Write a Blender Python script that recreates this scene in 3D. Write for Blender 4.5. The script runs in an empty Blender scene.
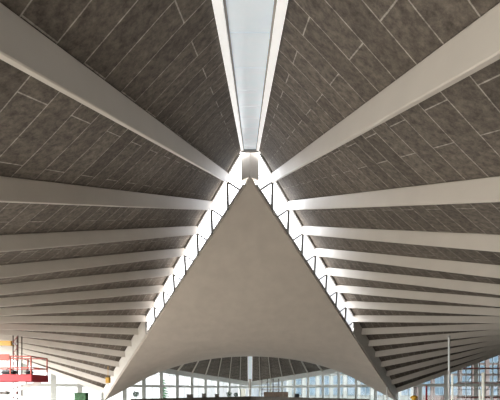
import bpy, bmesh, math, random
from mathutils import Vector, Matrix
random.seed(4)
C = bpy.context.scene.collection
E = 9.6                      # eye height above the ground floor
S = 1.316                    # rib spacing in plan at the inner edge (along x and y)
N = 15                       # bays per half roof
YA = 18.6                    # near tip of the central roof
CY = YA + S * N              # centre of the plan
H = 40.3                     # half diagonal of the outer square
SO = H / N
D = 0.66                     # rib depth at the clerestory
DO = 0.47                    # rib depth at the eaves
ZA, ZB = 15.49, -0.45        # rib soffit at the inner edge, near tip -> low corner
RIB_W = 0.13
EAVE = [1.63 + 5.5 * k / N for k in range(N + 1)]

# ---------------------------------------------------------------- materials
def nodes(name):
    m = bpy.data.materials.new(name); m.use_nodes = True
    nt = m.node_tree; b = nt.nodes['Principled BSDF']
    return m, nt, b
def mat(name, col, rough=0.6, metal=0.0, var=0.0, scale=3.0, emit=0.0, bump=0.0, spec=0.5):
    m, nt, b = nodes(name)
    b.inputs['Roughness'].default_value = rough
    b.inputs['Metallic'].default_value = metal
    b.inputs['Specular IOR Level'].default_value = spec
    tc = nt.nodes.new('ShaderNodeTexCoord')
    nz = nt.nodes.new('ShaderNodeTexNoise'); nz.inputs['Scale'].default_value = scale
    nz.inputs['Detail'].default_value = 6
    nt.links.new(tc.outputs['Object'], nz.inputs['Vector'])
    cr = nt.nodes.new('ShaderNodeValToRGB')
    cr.color_ramp.elements[0].position = 0.3; cr.color_ramp.elements[1].position = 0.7
    cr.color_ramp.elements[0].color = [max(0, c * (1 - var)) for c in col] + [1]
    cr.color_ramp.elements[1].color = [min(1, c * (1 + var)) for c in col] + [1]
    nt.links.new(nz.outputs['Fac'], cr.inputs['Fac'])
    nt.links.new(cr.outputs['Color'], b.inputs['Base Color'])
    if emit:
        b.inputs['Emission Color'].default_value = list(col) + [1]
        b.inputs['Emission Strength'].default_value = emit
    if bump:
        bp = nt.nodes.new('ShaderNodeBump'); bp.inputs['Strength'].default_value = bump
        bp.inputs['Distance'].default_value = 0.02
        nt.links.new(nz.outputs['Fac'], bp.inputs['Height']); nt.links.new(bp.outputs['Normal'], b.inputs['Normal'])
    return m

def board_mat():
    """wood-wool slabs: strakes of staggered boards with open, paler joints"""
    m, nt, b = nodes('wood_wool_boards')
    L = nt.links
    uv = nt.nodes.new('ShaderNodeUVMap'); uv.uv_map = 'boards'
    br = nt.nodes.new('ShaderNodeTexBrick')
    br.offset = 0.37; br.offset_frequency = 2; br.squash = 1.0
    br.inputs['Scale'].default_value = 1.0
    br.inputs['Brick Width'].default_value = 2.2
    br.inputs['Row Height'].default_value = 0.64
    br.inputs['Mortar Size'].default_value = 0.013
    br.inputs['Mortar Smooth'].default_value = 0.4
    br.inputs['Bias'].default_value = 0.0
    br.inputs['Color1'].default_value = (0.088, 0.074, 0.061, 1)
    br.inputs['Color2'].default_value = (0.135, 0.115, 0.097, 1)
    br.inputs['Mortar'].default_value = (0.34, 0.315, 0.285, 1)
    L.new(uv.outputs['UV'], br.inputs['Vector'])
    tc = nt.nodes.new('ShaderNodeTexCoord')
    n1 = nt.nodes.new('ShaderNodeTexNoise'); n1.inputs['Scale'].default_value = 6.5; n1.inputs['Detail'].default_value = 8; n1.inputs['Roughness'].default_value = 0.75
    L.new(tc.outputs['Object'], n1.inputs['Vector'])
    mr = nt.nodes.new('ShaderNodeMapRange')
    mr.inputs[1].default_value = 0.35; mr.inputs[2].default_value = 0.65; mr.inputs[3].default_value = 0.5; mr.inputs[4].default_value = 1.65
    L.new(n1.outputs['Fac'], mr.inputs[0])
    mx = nt.nodes.new('ShaderNodeMix'); mx.data_type = 'RGBA'; mx.blend_type = 'MULTIPLY'; mx.inputs[0].default_value = 1
    L.new(br.outputs['Color'], mx.inputs[6]); L.new(mr.outputs[0], mx.inputs[7])
    L.new(mx.outputs[2], b.inputs['Base Color'])
    b.inputs['Roughness'].default_value = 0.75
    b.inputs['Specular IOR Level'].default_value = 0.3
    return m

def glass_mat(name, tint=(1, 1, 1), refl=0.08):
    m = bpy.data.materials.new(name); m.use_nodes = True; nt = m.node_tree; nt.nodes.clear()
    o = nt.nodes.new('ShaderNodeOutputMaterial'); mx = nt.nodes.new('ShaderNodeMixShader')
    t = nt.nodes.new('ShaderNodeBsdfTransparent'); t.inputs[0].default_value = list(tint) + [1]
    g = nt.nodes.new('ShaderNodeBsdfGlossy'); g.inputs['Roughness'].default_value = 0.05
    mx.inputs[0].default_value = refl
    nt.links.new(t.outputs[0], mx.inputs[1]); nt.links.new(g.outputs[0], mx.inputs[2]); nt.links.new(mx.outputs[0], o.inputs[0])
    return m

M = {
    'shell': mat('shell_plaster', (0.53, 0.48, 0.425), 0.5, var=0.06, scale=0.9, bump=0.05, spec=0.3),
    'boards': board_mat(),
    'rib': mat('painted_rib_concrete', (0.56, 0.52, 0.47), 0.42, var=0.03, scale=1.2, spec=0.5),
    'ridge_rail': mat('ridge_white_glow', (0.95, 0.95, 0.95), 0.4, var=0.02, emit=0.28),  # white rails given emission to look brightly lit; they are no lamps
    'ridge_panel': mat('ridge_soffit_glow', (0.76, 0.86, 0.96), 0.3, var=0.08, scale=1.6, spec=1.0, emit=0.17),  # faint bluish emission put in to brighten the soffit
    'seam': mat('ridge_seam', (0.35, 0.33, 0.30), 0.6),
    'frame': mat('glazing_frame', (0.30, 0.29, 0.28), 0.5),
    'post': mat('ridge_post_concrete', (0.55, 0.52, 0.48), 0.55, var=0.05),
    'fascia': mat('clerestory_fascia', (0.60, 0.58, 0.54), 0.5, var=0.03),
    'glass': glass_mat('clerestory_glass', (0.97, 0.98, 1.0), 0.05),
    'tinted': glass_mat('tinted_wall_glass', (0.84, 0.82, 0.78), 0.08),
    'render': mat('light_blocking_render', (0.07, 0.062, 0.055), 0.8, var=0.08),  # dark surface added on the unseen near wall to keep light down
    'dimglass': glass_mat('dimmed_clerestory_glass', (0.66, 0.68, 0.70), 0.05),  # darker copy of the clerestory glass, dims daylight on the right
    'wallglass': glass_mat('curtain_wall_glass', (0.62, 0.66, 0.66), 0.08),
    'dimwallglass': glass_mat('dimmed_wall_glass', (0.50, 0.58, 0.62), 0.06),  # darker tint put in to dim light and view through the right wall
    'mullion': mat('window_mullion', (0.62, 0.64, 0.61), 0.5, var=0.04),
    'clmull': mat('clerestory_mullion', (0.17, 0.17, 0.17), 0.5),
    'eave': mat('eave_band', (0.62, 0.64, 0.62), 0.5, var=0.03),
    'floor': mat('concrete_floor', (0.14, 0.125, 0.108), 0.6, var=0.1),
    'ground': mat('outside_ground', (0.12, 0.115, 0.10), 0.9, var=0.2, scale=0.3),
    'dark': mat('dark_balcony', (0.09, 0.075, 0.06), 0.6, var=0.2),
    'red': mat('red_lift_paint', (0.26, 0.006, 0.012), 0.6, var=0.08),
    'orange': mat('orange_rail_paint', (0.30, 0.035, 0.015), 0.45, var=0.05),
    'yellow': mat('yellow_paint', (0.55, 0.30, 0.02), 0.45, var=0.05),
    'black': mat('black_rubber', (0.02, 0.02, 0.022), 0.6),
    'white': mat('white_enamel', (0.75, 0.76, 0.74), 0.4),
    'steel': mat('galvanised_steel', (0.45, 0.45, 0.44), 0.4, metal=0.5, var=0.1),
    'lamp': mat('lit_lamp', (0.85, 0.84, 0.72), 0.5, emit=0.3),
    'ply': mat('brown_plywood', (0.22, 0.15, 0.10), 0.6, var=0.15, scale=2),
    'brick': mat('brown_brick', (0.055, 0.032, 0.024), 0.8, var=0.3, scale=4),
    'leaf': mat('green_leaves', (0.03, 0.085, 0.035), 0.8, var=0.4, scale=4),
    'bark': mat('bark', (0.10, 0.07, 0.05), 0.9, var=0.2),
    'facade': mat('facade_render', (0.13, 0.122, 0.105), 0.7, var=0.08),
    'facade_trim': mat('facade_window_trim', (0.11, 0.14, 0.155), 0.6, var=0.06),
    'pane': mat('dark_blue_pane', (0.035, 0.055, 0.07), 0.5, var=0.3, scale=0.7),
    'copper': mat('roof_copper', (0.20, 0.30, 0.26), 0.5, var=0.15),
}

# ---------------------------------------------------------------- helpers
def link(name, bm, m, parent=None, **props):
    me = bpy.data.meshes.new(name)
    bmesh.ops.recalc_face_normals(bm, faces=bm.faces)
    bm.to_mesh(me); bm.free()
    o = bpy.data.objects.new(name, me); C.objects.link(o)
    if m: me.materials.append(M[m] if isinstance(m, str) else m)
    if parent:
        o.parent = parent
        o.matrix_parent_inverse = Matrix.Translation(-parent.location)
    for k, v in props.items(): o[k] = v
    return o
def empty(name, loc, label, cat, group=None):
    o = bpy.data.objects.new(name, None); C.objects.link(o)
    o.location = loc; o.empty_display_size = 0.3
    o['label'] = label; o['category'] = cat
    if group: o['group'] = group
    return o
def tag(o, label, cat, group=None):
    o['label'] = label; o['category'] = cat
    if group: o['group'] = group
    return o
def bar(bm, a, b, w, h, up=(0, 0, 1)):
    """box beam from a to b: w across, h along up, centred on the axis"""
    a = Vector(a); b = Vector(b); d = (b - a).normalized(); up = Vector(up)
    s = d.cross(up)
    if s.length < 1e-4: s = d.cross(Vector((0, 1, 0)))
    s.normalize(); u = s.cross(d).normalized()
    vs = []
    for p in (a, b):
        for x, y in ((-1, -1), (1, -1), (1, 1), (-1, 1)):
            vs.append(bm.verts.new(p + s * x * w / 2 + u * y * h / 2))
    f = [(0, 1, 2, 3), (7, 6, 5, 4)] + [(i, (i + 1) % 4 + 0, (i + 1) % 4 + 4, i + 4) for i in range(4)]
    for q in f: bm.faces.new([vs[i] for i in q])
def box(bm, lo, hi):
    vs = [bm.verts.new((x, y, z)) for x in (lo[0], hi[0]) for y in (lo[1], hi[1]) for z in (lo[2], hi[2])]
    for q in ((0, 1, 3, 2), (4, 6, 7, 5), (0, 4, 5, 1), (2, 3, 7, 6), (0, 2, 6, 4), (1, 5, 7, 3)):
        bm.faces.new([vs[i] for i in q])
def tube(bm, pts, r, n=10):
    pts = [Vector(p) for p in pts]; rings = []
    for i, p in enumerate(pts):
        d = (pts[min(i + 1, len(pts) - 1)] - pts[max(i - 1, 0)]).normalized()
        s = d.cross(Vector((0, 0, 1)))
        if s.length < 1e-3: s = Vector((1, 0, 0))
        s.normalize(); u = s.cross(d)
        rr = r[i] if isinstance(r, (list, tuple)) else r
        rings.append([bm.verts.new(p + (s * math.cos(t) + u * math.sin(t)) * rr) for t in [2 * math.pi * j / n for j in range(n)]])
    for A, B in zip(rings, rings[1:]):
        for j in range(n): bm.faces.new([A[j], A[(j + 1) % n], B[(j + 1) % n], B[j]])
    bm.faces.new(rings[0]); bm.faces.new(rings[-1][::-1])
def smooth(o):
    for p in o.data.polygons: p.use_smooth = True
def prism(bm, quad_bot, quad_top):
    n = len(quad_bot)
    a = [bm.verts.new(p) for p in quad_bot]; b = [bm.verts.new(p) for p in quad_top]
    bm.faces.new(a[::-1]); bm.faces.new(b)
    for i in range(n): bm.faces.new([a[i], a[(i + 1) % n], b[(i + 1) % n], b[i]])

def my(y, far): return 2 * CY - y if far else y
def inner(k, side, far=False, dz=0.0):
    q = 0.27 * (1 - k / N)          # the roof edge stands slightly outside the shell edge
    return Vector((side * (S * k + q * min(1, k * 4)), my(YA + S * k - q, far), ZA + (ZB - ZA) * k / N + E + dz))
def outer(k, side, far=False, dz=0.0):
    k0 = min(int(k), N - 1); z = EAVE[k0] + (EAVE[k0 + 1] - EAVE[k0]) * (k - k0)
    return Vector((side * SO * k, my(CY - H + SO * k, far), z + E + dz))
SHA, SHB = 13.8, -1.45
def shell_edge(k, side, far=False, dz=0.0):
    return Vector((side * S * k, my(YA + S * k, far), SHA + (SHB - SHA) * k / N + E + dz))

# ---------------------------------------------------------------- setting: ground, floor
bm = bmesh.new(); box(bm, (-220, -60, -0.5), (220, 320, -0.06)); link('floor_ground', bm, 'ground', kind='structure')
bm = bmesh.new()
o4 = [(0, CY - H), (H, CY), (0, CY + H), (-H, CY)]
prism(bm, [(x, y, -0.05) for x, y in o4], [(x, y, 0.0) for x, y in o4])
link('floor', bm, 'floor', kind='structure')

# ---------------------------------------------------------------- roof deck (four warped halves)
def deck(side, far):
    bm = bmesh.new(); uvl = bm.loops.layers.uv.new('boards')
    NV = 24
    g = {}
    for layer, dz in ((0, 0), (1, 0.28)):
        for i in range(2 * N + 1):
            k = i / 2
            a, b = inner(k, side, far, dz + D), outer(k, side, far, dz + DO)
            for j in range(NV + 1):
                g[layer, i, j] = bm.verts.new(a.lerp(b, j / NV))
    LEN = [(outer(i / 2, side, far) - inner(i / 2, side, far)).length for i in range(2 * N + 1)]
    def uv(i, j):
        return (i / 2 * 2.55 + (0.4 if side > 0 else 1.1), j / NV * LEN[i])
    for i in range(2 * N):
        for j in range(NV):
            c = [(i, j), (i + 1, j), (i + 1, j + 1), (i, j + 1)]
            for layer in (0, 1):
                f = bm.faces.new([g[layer, *q] for q in c])
                for lp, q in zip(f.loops, c): lp[uvl].uv = uv(*q)
    n2 = 2 * N
    rim = [(i, 0) for i in range(n2)] + [(n2, j) for j in range(NV)] + [(i, NV) for i in range(n2, 0, -1)] + [(0, j) for j in range(NV, 0, -1)]
    for p, q in zip(rim, rim[1:] + rim[:1]):
        bm.faces.new([g[0, *p], g[0, *q], g[1, *q], g[1, *p]])
    o = link('ceiling', bm, 'boards', kind='structure')
    smooth(o)
    return o
for side in (-1, 1):
    for far in (False, True): deck(side, far)

# ---------------------------------------------------------------- ribs
ORD = ['', 'first', 'second', 'third', 'fourth', 'fifth', 'sixth', 'seventh', 'eighth', 'ninth', 'tenth',
       'eleventh', 'twelfth', 'thirteenth', 'fourteenth', 'lowest']
def rib(k, side, far):
    a, b = inner(k, side, far), outer(k, side, far)
    d = (b - a); h = Vector((d.x, d.y, 0)).normalized()
    s = Vector((-h.y, h.x, 0)) * RIB_W / 2
    a = a - h * 0.05; up = Vector((0, 0, D + 0.02)); uo = Vector((0, 0, DO + 0.02))
    bm = bmesh.new()
    prism(bm, [a - s, a + s, b + s, b - s], [a - s + up, a + s + up, b + s + uo, b - s + uo])
    e = [x for x in bm.edges if abs((x.verts[0].co - x.verts[1].co).length) > 3]
    bmesh.ops.bevel(bm, geom=e, offset=0.015, segments=1, affect='EDGES')
    o = link('roof_rib', bm, 'rib')
    sd = 'left' if side < 0 else 'right'
    if far:
        return tag(o, f'slim roof beam seen beyond the arch, {ORD[k]} to the {sd} of the far central column', 'roof beam', 'far roof beams')
    if k in (1, 15):
        lab = (f'long wide pale roof beam nearest the white ridge, on the {sd} side' if k == 1 else
               f'lowest pale roof beam of the fan above the {sd} window wall')
    else:
        lab = f'pale grey roof beam on the {sd}, {ORD[k]} below the white ridge trough'
    return tag(o, lab, 'roof beam', 'pale roof beams fanning out on the ' + sd)
for side in (-1, 1):
    for k in range(1, N + 1): rib(k, side, False)
    for k in range(1, 9): rib(k, side, True)

# ---------------------------------------------------------------- ridge trough
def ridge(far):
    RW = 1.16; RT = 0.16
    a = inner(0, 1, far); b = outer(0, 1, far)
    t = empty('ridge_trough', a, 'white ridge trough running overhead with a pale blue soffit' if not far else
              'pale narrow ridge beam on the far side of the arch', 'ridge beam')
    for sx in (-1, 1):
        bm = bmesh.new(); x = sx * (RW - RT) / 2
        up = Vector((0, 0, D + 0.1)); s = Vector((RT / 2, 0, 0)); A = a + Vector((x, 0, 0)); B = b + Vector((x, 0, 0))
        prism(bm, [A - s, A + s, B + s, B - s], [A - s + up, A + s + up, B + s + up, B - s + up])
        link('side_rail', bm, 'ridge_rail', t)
        bm = bmesh.new(); x = sx * (RW / 2 - RT - 0.02)
        s = Vector((0.02, 0, 0)); A = a + Vector((x, 0, 0.07)); B = b + Vector((x, 0, 0.07)); up = Vector((0, 0, 0.05))
        prism(bm, [A - s, A + s, B + s, B - s], [A - s + up, A + s + up, B + s + up, B - s + up])
        link('edge_strip', bm, 'seam' if sx > 0 else 'frame', t)
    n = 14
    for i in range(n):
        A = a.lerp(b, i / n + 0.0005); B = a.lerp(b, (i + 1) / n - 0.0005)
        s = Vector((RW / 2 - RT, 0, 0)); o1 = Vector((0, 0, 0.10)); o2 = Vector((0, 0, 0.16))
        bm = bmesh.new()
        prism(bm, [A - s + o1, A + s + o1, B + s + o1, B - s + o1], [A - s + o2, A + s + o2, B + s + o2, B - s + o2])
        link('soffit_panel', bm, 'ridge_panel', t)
    bm = bmesh.new(); s = Vector((RW / 2 - RT, 0, 0)); o1 = Vector((0, 0, 0.17)); o2 = Vector((0, 0, 0.3))
    prism(bm, [a - s + o1, a + s + o1, b + s + o1, b - s + o1], [a - s + o2, a + s + o2, b + s + o2, b - s + o2])
    link('backing', bm, 'seam', t)
    bm = bmesh.new(); y = a.y
    box(bm, (-RW / 2, min(y, my(y + .12, far)) if not far else y - .12, a.z - 0.02), (RW / 2, y + (.12 if not far else 0), a.z + D))
    link('end_plate', bm, 'frame', t)
    return t
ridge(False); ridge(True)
# ridge post (faceted, arris towards the room)
for far in (False, True):
    y0 = my(YA + 0.45, far); g = -1 if not far else 1
    bm = bmesh.new(); w = 0.6
    prof = [(-w, 0), (0, g * 0.32), (w, 0), (0, -g * 0.5)]
    z0 = SHA + E + 0.32; z1 = ZA + E + 0.6
    prism(bm, [(x, y0 + y, z0) for x, y in prof], [(x, y0 + y, z1) for x, y in prof])
    o = link('ridge_post', bm, 'post')
    tag(o, 'short faceted concrete post joining the ridge trough to the near tip of the shell' if not far else
        'short concrete post on the far tip of the shell', 'post')

# ---------------------------------------------------------------- central shell
def shell():
    T = shell_edge(0, 1); F = shell_edge(0, 1, True); Lf = shell_edge(N, -1); R = shell_edge(N, 1)
    bm = bmesh.new(); n = 48; g = {}
    for layer, dz in ((0, 0.0), (1, 0.30)):
        for i in range(n + 1):
            for j in range(n + 1):
                a, b = i / n, j / n
                p = T * (1 - a) * (1 - b) + R * a * (1 - b) + Lf * (1 - a) * b + F * a * b
                p = p.copy(); p.z += dz - SAG * 16 * a * (1 - a) * b * (1 - b)
                g[layer, i, j] = bm.verts.new(p)
    for layer in (0, 1):
        for i in range(n):
            for j in range(n):
                bm.faces.new([g[layer, i, j], g[layer, i + 1, j], g[layer, i + 1, j + 1], g[layer, i, j + 1]])
    rim = [(i, 0) for i in range(n)] + [(n, j) for j in range(n)] + [(i, n) for i in range(n, 0, -1)] + [(0, j) for j in range(n, 0, -1)]
    for p, q in zip(rim, rim[1:] + rim[:1]):
        bm.faces.new([g[0, *p], g[0, *q], g[1, *q], g[1, *p]])
    o = link('concrete_shell', bm, 'shell'); smooth(o)
    md = o.modifiers.new('split', 'EDGE_SPLIT'); md.split_angle = math.radians(40)
    return tag(o, 'huge smooth saddle-shaped concrete shell rising to a point below the ridge', 'concrete shell')
SAG = 1.5
shell()
# buttresses that carry the low corners of the shell
for side, nm in ((-1, 'left'), (1, 'right')):
    c = shell_edge(N, side); bm = bmesh.new()
    x = c.x + side * 0.2
    prism(bm, [(x - 0.6, CY - 1.0, 0), (x + 0.6, CY - 1.0, 0), (x + 0.6, CY + 1.0, 0), (x - 0.6, CY + 1.0, 0)],
          [(x - 0.35, CY - 0.5, c.z), (x + 0.35, CY - 0.5, c.z), (x + 0.35, CY + 0.5, c.z), (x - 0.35, CY + 0.5, c.z)])
    tag(link('buttress', bm, 'shell'), f'tapering concrete buttress under the low {nm} corner of the shell', 'buttress')

# ---------------------------------------------------------------- clerestory glazing between shell and deck
GLAZED = 8
wn = 0
for far in (False, True):
    for side in (-1, 1):
        wn += 1
        root = bpy.data.objects.new(f'window_{wn}', None); C.objects.link(root)
        root.location = shell_edge(4, side, far); root['kind'] = 'structure'
        base = lambda k: shell_edge(k, side, far, 0.2)
        top = lambda k: inner(k, side, far, D)
        k0 = 0.32
        bm = bmesh.new(); bar(bm, top(k0) - Vector((0, 0, .1)), top(GLAZED) - Vector((0, 0, .1)), 0.12, 0.2)
        link('head_rail', bm, 'frame', root)
        bm = bmesh.new(); bar(bm, base(k0) + Vector((0, 0, .12)), base(GLAZED) + Vector((0, 0, .12)), 0.12, 0.12)
        link('sill_rail', bm, 'frame', root)
        for k in range(1, GLAZED + 1):
            bm = bmesh.new(); bar(bm, base(k + 0.2 * (1 - k / N)), inner(k, side, far, 0.02), 0.15, 0.18, up=(1, 0, 0))
            link('mullion', bm, 'clmull', root)
        for k in range(0, GLAZED):
            bm = bmesh.new(); bar(bm, base(k + .5) + Vector((0, 0, .1)), inner(k + 1, side, far, 0.03), 0.09, 0.11)
            link('diagonal_brace', bm, 'clmull', root)
            ka, kb = max(k, k0) + 0.04, k + 0.96
            bm = bmesh.new(); q = [base(ka), base(kb), top(kb), top(ka)]
            bm.faces.new([bm.verts.new(p) for p in q])
            link('glass_pane', bm, 'glass' if side < 0 else 'dimglass', root)
        # solid fascia below the last pane
        bm = bmesh.new()
        off = Vector((0.06 * side, -0.06 if not far else 0.06, 0))
        q = [base(GLAZED), base(N), top(N), top(GLAZED)]
        prism(bm, [p - off for p in q], [p + off for p in q])
        link('trim_%d' % wn, bm, 'fascia', kind='structure')

# ---------------------------------------------------------------- far window walls
for side in (-1, 1):
    wn += 1
    root = bpy.data.objects.new(f'window_{wn}', None); C.objects.link(root)
    root.location = (side * SO * 7, my(CY - H + SO * 7, True), 0); root['kind'] = 'structure'
    nrm = Vector((side, 1, 0)).normalized()
    bm = bmesh.new()
    for k in range(N):
        a, b = outer(k, side, True), outer(k + 1, side, True)
        prism(bm, [a - nrm * .2 - Vector((0, 0, .55)), b - nrm * .2 - Vector((0, 0, .55)), b + nrm * .2 - Vector((0, 0, .55)), a + nrm * .2 - Vector((0, 0, .55))],
              [a - nrm * .2 + Vector((0, 0, .65)), b - nrm * .2 + Vector((0, 0, .65)), b + nrm * .2 + Vector((0, 0, .65)), a + nrm * .2 + Vector((0, 0, .65))])
    link(f'trim_{wn}', bm, 'eave', kind='structure')
    for k in range(0 if side < 0 else 1, N + 1):
        p = outer(k, side, True); bm = bmesh.new()
        w = 0.8 if side < 0 else 0.55
        bar(bm, (p.x, p.y, 0), (p.x, p.y, p.z - .5), w, 0.3, up=nrm)
        link('mullion', bm, 'mullion', root)
    for lvl in (E + 0.8, E - 2.6, E - 6.2):
        for off, hh in ((0.0, 0.5),):
            a = outer(0, side, True); b = outer(N, side, True); a.z = b.z = lvl
            bm = bmesh.new(); bar(bm, a, b, 0.2, hh); link('transom', bm, 'mullion', root)
    for lvl in (E + 3.2,):
        k1 = 6.0; a = outer(k1, side, True); b = outer(N, side, True); a.z = b.z = lvl
        bm = bmesh.new(); bar(bm, a, b, 0.14, 0.12); link('transom', bm, 'mullion', root)
    for k in range(N):      # thin glazing bars at mid bay
        if k < 7: pass
        p = outer(k + .5, side, True); bm = bmesh.new(); bar(bm, (p.x, p.y, 0), (p.x, p.y, p.z - .5), 0.07, 0.07)
        link('glazing_bar', bm, 'mullion', root)
        a, b = outer(k, side, True, -.5), outer(k + 1, side, True, -.5)
        bm = bmesh.new(); bm.faces.new([bm.verts.new(v) for v in ((a.x, a.y, 0), (b.x, b.y, 0), b, a)])
        link('glass_pane', bm, 'wallglass' if side < 0 else 'dimwallglass', root)
# near walls, unseen behind and beside the camera; dark render added to block light
for side, nm, mt in ((-1, 'left', 'tinted'), (1, 'right', 'render')):
    nrm = Vector((side, -1, 0)).normalized() * .15
    bm = bmesh.new()
    for k in range(N):
        a, b = outer(k, side), outer(k + 1, side)
        a0, b0 = Vector((a.x, a.y, 0)), Vector((b.x, b.y, 0)); up = Vector((0, 0, DO))
        if mt == 'tinted': bm.faces.new([bm.verts.new(v) for v in (a0, b0, b + up, a + up)])
        else: prism(bm, [a0 - nrm, b0 - nrm, b0 + nrm, a0 + nrm], [a - nrm + up, b - nrm + up, b + nrm + up, a + nrm + up])
    link('wall_' + nm, bm, mt, kind='structure')
# far central column
bm = bmesh.new(); tube(bm, [(-0.0, CY + H - 2.2, 0), (0, CY + H - 2.2, outer(0, 1, True).z + 1.35)], 0.36, 16)
tag(link('column', bm, 'shell'), 'pale round column beneath the far ridge beam', 'column')

# far gallery: parapet and floor following the two glass walls
for side in (-1, 1):
    p0, p1 = Vector((0, CY + H - 19.5, 0)), Vector((side * 17.5, CY + H - 37, 0))
    n_ = Vector((side, 1, 0)).normalized()
    bm = bmesh.new()
    prism(bm, [p0 + Vector((0, 0, E - 3.0)), p1 + Vector((0, 0, E - 3.0)), p1 + n_ * .25 + Vector((0, 0, E - 3.0)), p0 + n_ * .25 + Vector((0, 0, E - 3.0))],
          [p0 + Vector((0, 0, E - 1.32)), p1 + Vector((0, 0, E - 1.32)), p1 + n_ * .25 + Vector((0, 0, E - 1.32)), p0 + n_ * .25 + Vector((0, 0, E - 1.32))])
    link('wall_gallery', bm, 'dark', kind='structure')
    bm = bmesh.new(); q = [p0 + n_ * .25, p1 + n_ * .25, p1 + n_ * 12, p0 + n_ * 12]
    prism(bm, [v + Vector((0, 0, E - 2.9)) for v in q], [v + Vector((0, 0, E - 2.46)) for v in q])
    link('floor_gallery', bm, 'floor', kind='structure')
# near gallery the picture is taken from
bm = bmesh.new(); box(bm, (-3, -1.5, E - 2.0), (3, 1.0, E - 1.6)); link('floor_landing', bm, 'floor', kind='structure')

# ---------------------------------------------------------------- site equipment and surroundings
def at(px, py, Y):
    return Vector(((px - 250) / 283 * Y, Y, E + (390 - py) / 283 * Y))

def red_lift():
    y0, y1 = 21.2, 23.0; x0, x1 = -23.5, -16.35; zt = E + 1.18; zb = E + 0.62
    t = empty('scissor_lift', (-19.6, 22.1, 0), 'red scissor lift platform with orange guard rails below the left roof beams', 'lift')
    bm = bmesh.new(); box(bm, (x0, y0, zb), (x1, y1, zt)); bmesh.ops.bevel(bm, geom=bm.edges[:], offset=0.05, affect='EDGES')
    deck_ = link('platform', bm, 'red', t)
    for i, xx in enumerate((x0 + .1, -20.9, -18.0, x1 - .1)):
        for yy in (y0 + .06, y1 - .06):
            bm = bmesh.new(); bar(bm, (xx, yy, zt), (xx, yy, zt + 1.38), 0.07, 0.07); link('rail_post', bm, 'orange', t)
    for yy in (y0 + .06, y1 - .06):
        for hh in (0.5, 1.35):
            bm = bmesh.new(); bar(bm, (x0 + .1, yy, zt + hh), (x1 - .1, yy, zt + hh), 0.06, 0.09); link('guard_rail', bm, 'orange', t)
    for hh in (0.5, 1.35):
        bm = bmesh.new(); bar(bm, (x1 - .1, y0 + .06, zt + hh), (x1 - .1, y1 - .06, zt + hh), 0.06, 0.09); link('guard_rail', bm, 'orange', t)
    bm = bmesh.new(); box(bm, (x0 + .1, y0 - .02, zt + 1.0), (-18.05, y0 + .03, zt + 1.5)); link('rail_panel', bm, 'orange', t)
    n = 5; zz0 = 1.3; dz = (zb - zz0) / n
    for i in range(n):
        za, zc = zz0 + dz * i, zz0 + dz * (i + 1)
        for yy in (y0 + .15, y1 - .15):
            for s in (0, 1):
                a = (-22.3, yy, zc if s else za + .08); b = (-16.9, yy, za + .08 if s else zc)
                bm = bmesh.new(); bar(bm, a, b, 0.12, 0.26); link('scissor_arm', bm, 'white', t)
        bm = bmesh.new(); tube(bm, [(-19.6, y0 + .1, (za + zc) / 2 + .04), (-19.6, y1 - .1, (za + zc) / 2 + .04)], 0.09); link('pivot_pin', bm, 'steel', t)
    bm = bmesh.new(); box(bm, (-22.8, y0, .45), (-16.4, y1, 1.3)); bmesh.ops.bevel(bm, geom=bm.edges[:], offset=0.06, affect='EDGES'); ch = link('chassis', bm, 'red', t)
    for xx in (-22, -17.2):
        for yy in (y0 - .05, y1 + .05):
            bm = bmesh.new(); tube(bm, [(xx, yy - .16, .45), (xx, yy + .16, .45)], .45, 20); wl = link('wheel', bm, 'black', ch)
    return zt
zt = red_lift()
def bag(px0, px1, h, lab):
    Y = 22.0; a = (px0 - 250) / 283 * Y; b = (px1 - 250) / 283 * Y
    t = empty('tool_bag', ((a + b) / 2, Y, zt), lab, 'bag', 'black tool bags on the red lift')
    bm = bmesh.new(); box(bm, (a, Y - .3, zt + .01), (b, Y + .3, zt + h)); bmesh.ops.bevel(bm, geom=bm.edges[:], offset=min(.14, h * .4), segments=3, affect='EDGES')
    smooth(link('bag_body', bm, 'black', t))
    bm = bmesh.new(); m_ = (a + b) / 2
    tube(bm, [(m_ + .22 * math.cos(q), Y, zt + h - .03 + .16 * math.sin(q)) for q in [math.pi * i / 8 for i in range(9)]], .025, 6); link('handle', bm, 'black', t)
bag(2, 16.5, .36, 'long low black bag lying at the left end of the red lift platform')
bag(26, 33, .34, 'short black bag in the middle of the red lift platform')

# mast with a yellow boom, beyond the red lift
t = empty('lattice_mast', (-21.2, 26, 0), 'dark lattice mast with a yellow boom behind the red lift', 'mast')
cx, cy_, zt2 = (17.5 - 250) / 283 * 26, 26, E + (390 - 336) / 283 * 26
for dx in (-.22, .22):
    for dy in (-.22, .22):
        bm = bmesh.new(); bar(bm, (cx + dx, cy_ + dy, 0.3), (cx + dx, cy_ + dy, zt2), .06, .06); link('upright', bm, 'brick', t)
z = 0.5; i = 0
bm = bmesh.new()
while z < zt2 - .5:
    sx = .22 if i % 2 else -.22
    bar(bm, (cx - sx, cy_ - .22, z - .02), (cx + sx, cy_ - .22, z + .52), .035, .035)
    z += .5; i += 1
link('lattice_bracing', bm, 'red', t)
bm = bmesh.new(); box(bm, (cx - .8, cy_ - .8, 0), (cx + .8, cy_ + .8, .3)); link('base_plate', bm, 'steel', t)
bm = bmesh.new(); a = at(12.5, 343.5, 26); bar(bm, (a.x - 5, 26, a.z + .1), (a.x, 26, a.z), .4, .42); link('boom', bm, 'yellow', t)
bm = bmesh.new(); bar(bm, (a.x - .1, 26, a.z), (cx, 26, a.z - .02), .16, .16); link('boom_link', bm, 'steel', t)

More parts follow.
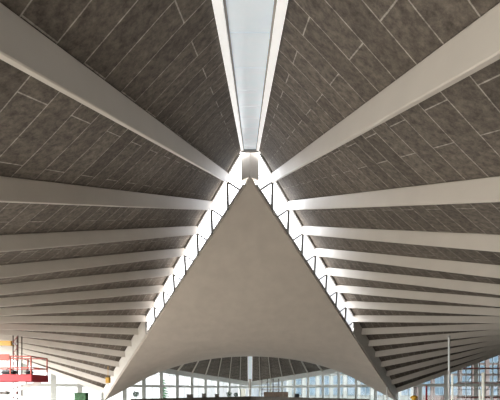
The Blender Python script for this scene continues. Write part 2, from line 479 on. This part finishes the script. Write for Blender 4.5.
# slim poles on the right
def pole(px, ptop, Y, r, m, label, name='pole', foot=.22, cap=None):
    a = at(px, ptop, Y)
    t = empty(name, (a.x, Y, 0), label, 'pole')
    bm = bmesh.new(); tube(bm, [(a.x, Y, .06), (a.x, Y, a.z)], r, 12); smooth(link('shaft', bm, m, t))
    bm = bmesh.new(); tube(bm, [(a.x, Y, 0), (a.x, Y, .06)], foot, 16); link('foot_plate', bm, 'steel', t)
    if cap:
        bm = bmesh.new(); tube(bm, [(a.x, Y, a.z), (a.x, Y, a.z + .12)], r * 1.5, 12); link('pole_cap', bm, cap, t)
pole(449, 337.5, 20, .062, 'white', 'tall thin pale pole standing in front of the right roof beams', cap='steel')
pole(452.3, 374, 24, .07, 'lamp', 'shorter glowing white pole just right of the tall thin pole', 'light_pole')
pole(483, 372.5, 28, .11, 'lamp', 'thick glowing white pole in front of the scaffolding on the right', 'light_pole')
pole(479.8, 389.5, 27, .08, 'lamp', 'short glowing white pole beside the thick glowing pole', 'light_pole')
pole(491.5, 384, 32, .07, 'white', 'thin white pole at the right edge near the scaffolding')
pole(426.5, 385.5, 28, .08, 'red', 'dull red pole below the lowest right roof beam')
pole(387, 387, 30, .06, 'white', 'thin pale pole beside the low right corner of the shell')

# domed yellow lamp on a stand
a = at(414, 399, 26)
t = empty('work_lamp', (a.x, 26, 0), 'yellow domed work lamp on a stand beside the low right corner of the shell', 'lamp')
bm = bmesh.new(); bmesh.ops.create_uvsphere(bm, u_segments=20, v_segments=12, radius=.34)
for v in bm.verts: v.co = Vector((a.x, 26, a.z)) + v.co * (1 if v.co.z > 0 else .55)
smooth(link('lamp_head', bm, 'yellow', t))
bm = bmesh.new(); tube(bm, [(a.x, 26, .5), (a.x, 26, a.z - .1)], .05); link('stem', bm, 'steel', t)
for q in range(3):
    an = q * 2.094; bm = bmesh.new(); tube(bm, [(a.x, 26, .9), (a.x + .7 * math.cos(an), 26 + .7 * math.sin(an), .03)], .03, 6); link('leg', bm, 'steel', t)

# scaffolding inside the right glass wall
def scaffold(px0, px1, ptop, Y, nx, lifts, label, m='steel', m2='orange', dep=1.3):
    X0 = (px0 - 250) / 283 * Y; X1 = (px1 - 250) / 283 * Y; zt_ = E + (390 - ptop) / 283 * Y
    t = empty('scaffold', ((X0 + X1) / 2, Y, 0), label, 'scaffolding')
    for i in range(nx + 1):
        x = X0 + (X1 - X0) * i / nx
        for dy in (0, dep):
            bm = bmesh.new(); tube(bm, [(x, Y + dy, 0), (x, Y + dy, zt_ + .6)], .06, 6); link('standard', bm, m, t)
    z_ = zt_; k = 0
    while z_ > 2:
        for dy in (0, dep):
            bm = bmesh.new(); tube(bm, [(X0 - .3, Y + dy, z_), (X1 + .3, Y + dy, z_)], .055, 6); link('ledger', bm, m2, t)
            bm = bmesh.new(); tube(bm, [(X0 - .3, Y + dy, z_ - .9), (X1 + .3, Y + dy, z_ - .9)], .04, 6); link('ledger', bm, m, t)
        bm = bmesh.new(); box(bm, (X0 - .2, Y + .05, z_ - lifts + .1), (X1 + .2, Y + dep - .05, z_ - lifts + .18)); link('deck_board', bm, 'ply', t)
        a_ = X0 + (X1 - X0) * (k % nx) / nx; b_ = X0 + (X1 - X0) * (k % nx + 1) / nx
        bm = bmesh.new(); tube(bm, [(a_, Y, z_ - lifts), (b_, Y, z_)], .045, 6); link('brace', bm, m, t)
        z_ -= lifts; k += 1
    return t
scaffold(466, 520, 368, 38, 4, 2.0, 'scaffolding with orange and steel tubes inside the right glass wall', m2='orange')

# far gallery items
YG = E - 2.45
scaffold_f = scaffold(262, 279, 381, 68, 3, 2.2, 'small dark scaffold tower behind the brown plywood enclosure', 'black', 'steel')
a0, a1 = at(264, 392, 66), at(288, 392, 66)
t = empty('site_enclosure', ((a0.x + a1.x) / 2, 66.5, YG), 'low brown plywood enclosure on the far gallery right of the central column', 'enclosure')
nb = 5
for i in range(nb):
    xa = a0.x + (a1.x - a0.x) * i / nb; xb = a0.x + (a1.x - a0.x) * (i + 1) / nb
    bm = bmesh.new(); box(bm, (xa + .015, 66, YG + .02), (xb - .015, 66.06, a0.z - .1)); link('plywood_board', bm, 'ply', t)
bm = bmesh.new(); box(bm, (a0.x - .05, 65.96, a0.z - .1), (a1.x + .05, 66.12, a0.z + .03)); link('top_rail', bm, 'ply', t)
for xx in (a0.x, a1.x):
    bm = bmesh.new(); box(bm, (xx - .03, 66.06, YG + .02), (xx + .03, 67.0, a0.z - .1)); link('side_board', bm, 'ply', t)

a = at(243.2, 388.8, 67)
t = empty('work_light', (a.x, 67, YG), 'bright white upright light panel at the foot of the far central column', 'lamp')
bm = bmesh.new(); box(bm, (a.x - .5, 66.95, YG + .3), (a.x + .5, 67.1, a.z)); bmesh.ops.bevel(bm, geom=bm.edges[:], offset=0.03, affect='EDGES'); link('lit_face', bm, 'lamp', t)
for dx in (-.4, .4):
    bm = bmesh.new(); box(bm, (a.x + dx - .05, 66.8, YG), (a.x + dx + .05, 67.25, YG + .3)); link('foot', bm, 'black', t)

def leafball(bm, c, r, n, sz):
    for _ in range(n):
        d = Vector((random.gauss(0, 1), random.gauss(0, 1), random.gauss(0, 1))).normalized() * r * random.uniform(.5, 1)
        p = Vector(c) + d
        u = Vector((random.gauss(0, 1), random.gauss(0, 1), random.gauss(0, .6))).normalized() * sz
        w_ = u.cross(Vector((random.gauss(0, 1), random.gauss(0, 1), random.gauss(0, 1)))).normalized() * sz * .6
        bm.faces.new([bm.verts.new(p - u), bm.verts.new(p + w_), bm.verts.new(p + u), bm.verts.new(p - w_)])
def shrub(px, py, Y, r, lab, zf=YG):
    a = at(px, py, Y)
    t = empty('potted_shrub', (a.x, Y, zf), lab, 'plant', 'potted shrubs on the far gallery')
    bm = bmesh.new(); tube(bm, [(a.x, Y, zf), (a.x, Y, zf + .55)], [.28, .36], 16); link('pot', bm, 'dark', t)
    bm = bmesh.new(); tube(bm, [(a.x, Y, zf + .5), (a.x, Y, a.z)], .04, 6); link('stem', bm, 'bark', t)
    bm = bmesh.new(); leafball(bm, (a.x, Y, a.z - r * .4), r, 260, .11); link('foliage', bm, 'leaf', t)
shrub(229, 393, 66.5, .75, 'round green shrub left of the bright light panel on the far gallery')
shrub(236, 393.8, 67.5, .62, 'smaller green shrub between the larger shrub and the light panel')
shrub(136, 393, 50, .55, 'small green shrub below the left end of the arch')

# crates and drums on the gallery
def crate(px, py, Y, w_, m, lab, name='crate', cat='crate'):
    a = at(px, py, Y)
    t = empty(name, (a.x, Y, YG), lab, cat)
    bm = bmesh.new(); box(bm, (a.x - w_ / 2, Y - .4, YG), (a.x + w_ / 2, Y + .4, a.z)); bmesh.ops.bevel(bm, geom=bm.edges[:], offset=.03, affect='EDGES'); link('crate_body', bm, m, t)
    bm = bmesh.new(); box(bm, (a.x - w_ / 2 - .04, Y - .44, a.z), (a.x + w_ / 2 + .04, Y + .44, a.z + .08)); link('lid', bm, m, t)
crate(217, 394.2, 66, .9, 'dark', 'dark storage crate on the far gallery left of the shrubs')
crate(204, 393.8, 63, .8, 'dark', 'dark upright crate on the far gallery below the fifth far roof beam')
crate(190, 394.6, 59, 1.2, 'dark', 'wide dark crate on the far gallery near the left end')
crate(297, 394, 64, 1.0, 'black', 'black crate standing right of the brown plywood enclosure')
crate(81.5, 393.2, 43.3, 1.7, 'leaf', 'dark green site cabinet at the foot of the left window wall', 'site_cabinet', 'cabinet')

# small yellow lattice bracket under the left beams
a = at(108, 380, 33)
t = empty('cable_hoist', a, 'small yellow hoist hanging among the lowest left roof beams', 'hoist')
bm = bmesh.new(); box(bm, (a.x - .22, 32.8, a.z - .35), (a.x + .22, 33.2, a.z + .3)); bmesh.ops.bevel(bm, geom=bm.edges[:], offset=.04, affect='EDGES'); link('hoist_body', bm, 'yellow', t)
bm = bmesh.new(); tube(bm, [(a.x, 33, a.z + .3), (a.x, 33, a.z + 1.6)], .025, 6); link('chain', bm, 'yellow', t)
bm = bmesh.new(); tube(bm, [(a.x, 33, a.z - .35), (a.x, 33, a.z - .6), (a.x + .1, 33, a.z - .7), (a.x + .15, 33, a.z - .6)], .03, 6); link('hook', bm, 'steel', t)

# conifers outside beyond the left glass wall
def conifer(px, ptop, Y, r, lab):
    a = at(px, ptop, Y)
    t = empty('conifer_tree', (a.x, Y, -.06), lab, 'tree')
    bm = bmesh.new(); tube(bm, [(a.x, Y, -.06), (a.x, Y, a.z - .5)], [.22, .05], 8); link('trunk', bm, 'bark', t)
    bm = bmesh.new(); z_ = a.z; i = 0; n = int((a.z - 2) / .8)
    for i in range(n):
        rr = r * min(1, .25 + i * .13); z_ = a.z - i * .8
        for _ in range(int(70 + 120 * rr / r)):
            an = random.uniform(0, 6.283); q = rr * math.sqrt(random.random())
            p = Vector((a.x + q * math.cos(an), Y + q * math.sin(an), z_ - q * .35 + random.uniform(-.15, .15)))
            u = Vector((math.cos(an), math.sin(an), -.4)) * .32; s_ = Vector((-math.sin(an), math.cos(an), 0)) * .2
            bm.faces.new([bm.verts.new(p - u), bm.verts.new(p + s_), bm.verts.new(p + u), bm.verts.new(p - s_)])
    link('foliage', bm, 'leaf', t)
conifer(163.5, 380, 92, 1.7, 'narrow green conifer outside the left window wall')

# building across the street, beyond the right glass wall
def building(X0, X1, nm, wm, lab, Yb=112, ht=26, pitch=5.4):
    t = empty(nm, ((X0 + X1) / 2, Yb, -.06), lab, 'building')
    bm = bmesh.new(); box(bm, (X0, Yb + .6, -.06), (X1, Yb + 12, ht)); link('facade_wall', bm, wm, t)
    x = X0
    while x <= X1 - pitch:
        bm = bmesh.new(); box(bm, (x - .7, Yb - .1, -.06), (x + .7, Yb + .6, ht)); link('pier', bm, wm, t)
        for fl in range(2, 6):
            z0 = 1.0 + fl * 4.3 - 2
            bm = bmesh.new()
            for (xa, xb, za, zb_) in ((x + .9, x + pitch - .9, z0, z0 + .18), (x + .9, x + pitch - .9, z0 + 3.1, z0 + 3.28), (x + .9, x + 1.08, z0, z0 + 3.2), (x + pitch - 1.08, x + pitch - .9, z0, z0 + 3.2), (x + pitch / 2 - .08, x + pitch / 2 + .08, z0, z0 + 3.2)):
                box(bm, (xa, Yb + .3, za), (xb, Yb + .5, zb_))
            f = link('window_frame', bm, 'facade_trim', t)
            bm = bmesh.new(); box(bm, (x + .95, Yb + .42, z0 + .05), (x + pitch - .95, Yb + .62, z0 + 3.2)); link('pane', bm, 'pane', f)
        x += pitch
    bm = bmesh.new(); box(bm, (X0 - .3, Yb - .3, ht), (X1 + .3, Yb + 12, ht + .8)); link('parapet', bm, wm, t)
building(16, 65, 'office_building', 'facade', 'cream building with blue-grey windows beyond the right part of the arch')
building(67, 150, 'brick_building', 'brick', 'dark brick building beyond the scaffolding and the right glass wall')


# ---------------------------------------------------------------- light
SKY_L, SKY_R, SKY_Z = 4.0, 0.30, 6.5
w = bpy.data.worlds.new('sky'); bpy.context.scene.world = w; w.use_nodes = True
nt = w.node_tree; bg = nt.nodes['Background']
tc = nt.nodes.new('ShaderNodeTexCoord'); sp = nt.nodes.new('ShaderNodeSeparateXYZ')
nt.links.new(tc.outputs['Generated'], sp.inputs[0])
dt = nt.nodes.new('ShaderNodeVectorMath'); dt.operation = 'DOT_PRODUCT'; dt.inputs[1].default_value = (-0.8, -0.6, 0)
nt.links.new(tc.outputs['Generated'], dt.inputs[0])
mr = nt.nodes.new('ShaderNodeMapRange'); mr.interpolation_type = 'SMOOTHSTEP'
mr.inputs[1].default_value = -1.0; mr.inputs[2].default_value = 0.7; mr.inputs[3].default_value = SKY_R; mr.inputs[4].default_value = SKY_L
nt.links.new(dt.outputs['Value'], mr.inputs[0])
mz = nt.nodes.new('ShaderNodeMapRange'); mz.inputs[1].default_value = 0.0; mz.inputs[2].default_value = 0.8
mz.inputs[3].default_value = 1.0; mz.inputs[4].default_value = SKY_Z
nt.links.new(sp.outputs['Z'], mz.inputs[0])
mm = nt.nodes.new('ShaderNodeMath'); mm.operation = 'MULTIPLY'
nt.links.new(mr.outputs[0], mm.inputs[0]); nt.links.new(mz.outputs[0], mm.inputs[1]); nt.links.new(mm.outputs[0], bg.inputs['Strength'])
bg.inputs['Color'].default_value = (0.98, 0.98, 1.0, 1)

# ---------------------------------------------------------------- camera
cam = bpy.data.cameras.new('camera'); co = bpy.data.objects.new('camera', cam); C.objects.link(co)
co.location = (0, 0, E); co.rotation_euler = (math.pi / 2, 0, 0)
cam.sensor_width = 36; cam.lens = 283 / 500 * 36; cam.shift_y = 0.38; cam.clip_end = 1000
sc = bpy.context.scene; sc.camera = co
sc.view_settings.view_transform = 'Standard'; sc.view_settings.look = 'None'
sc.view_settings.exposure = 0.46
sc.cycles.max_bounces = 10; sc.cycles.diffuse_bounces = 6; sc.cycles.transparent_max_bounces = 12
sc.cycles.sample_clamp_indirect = 6
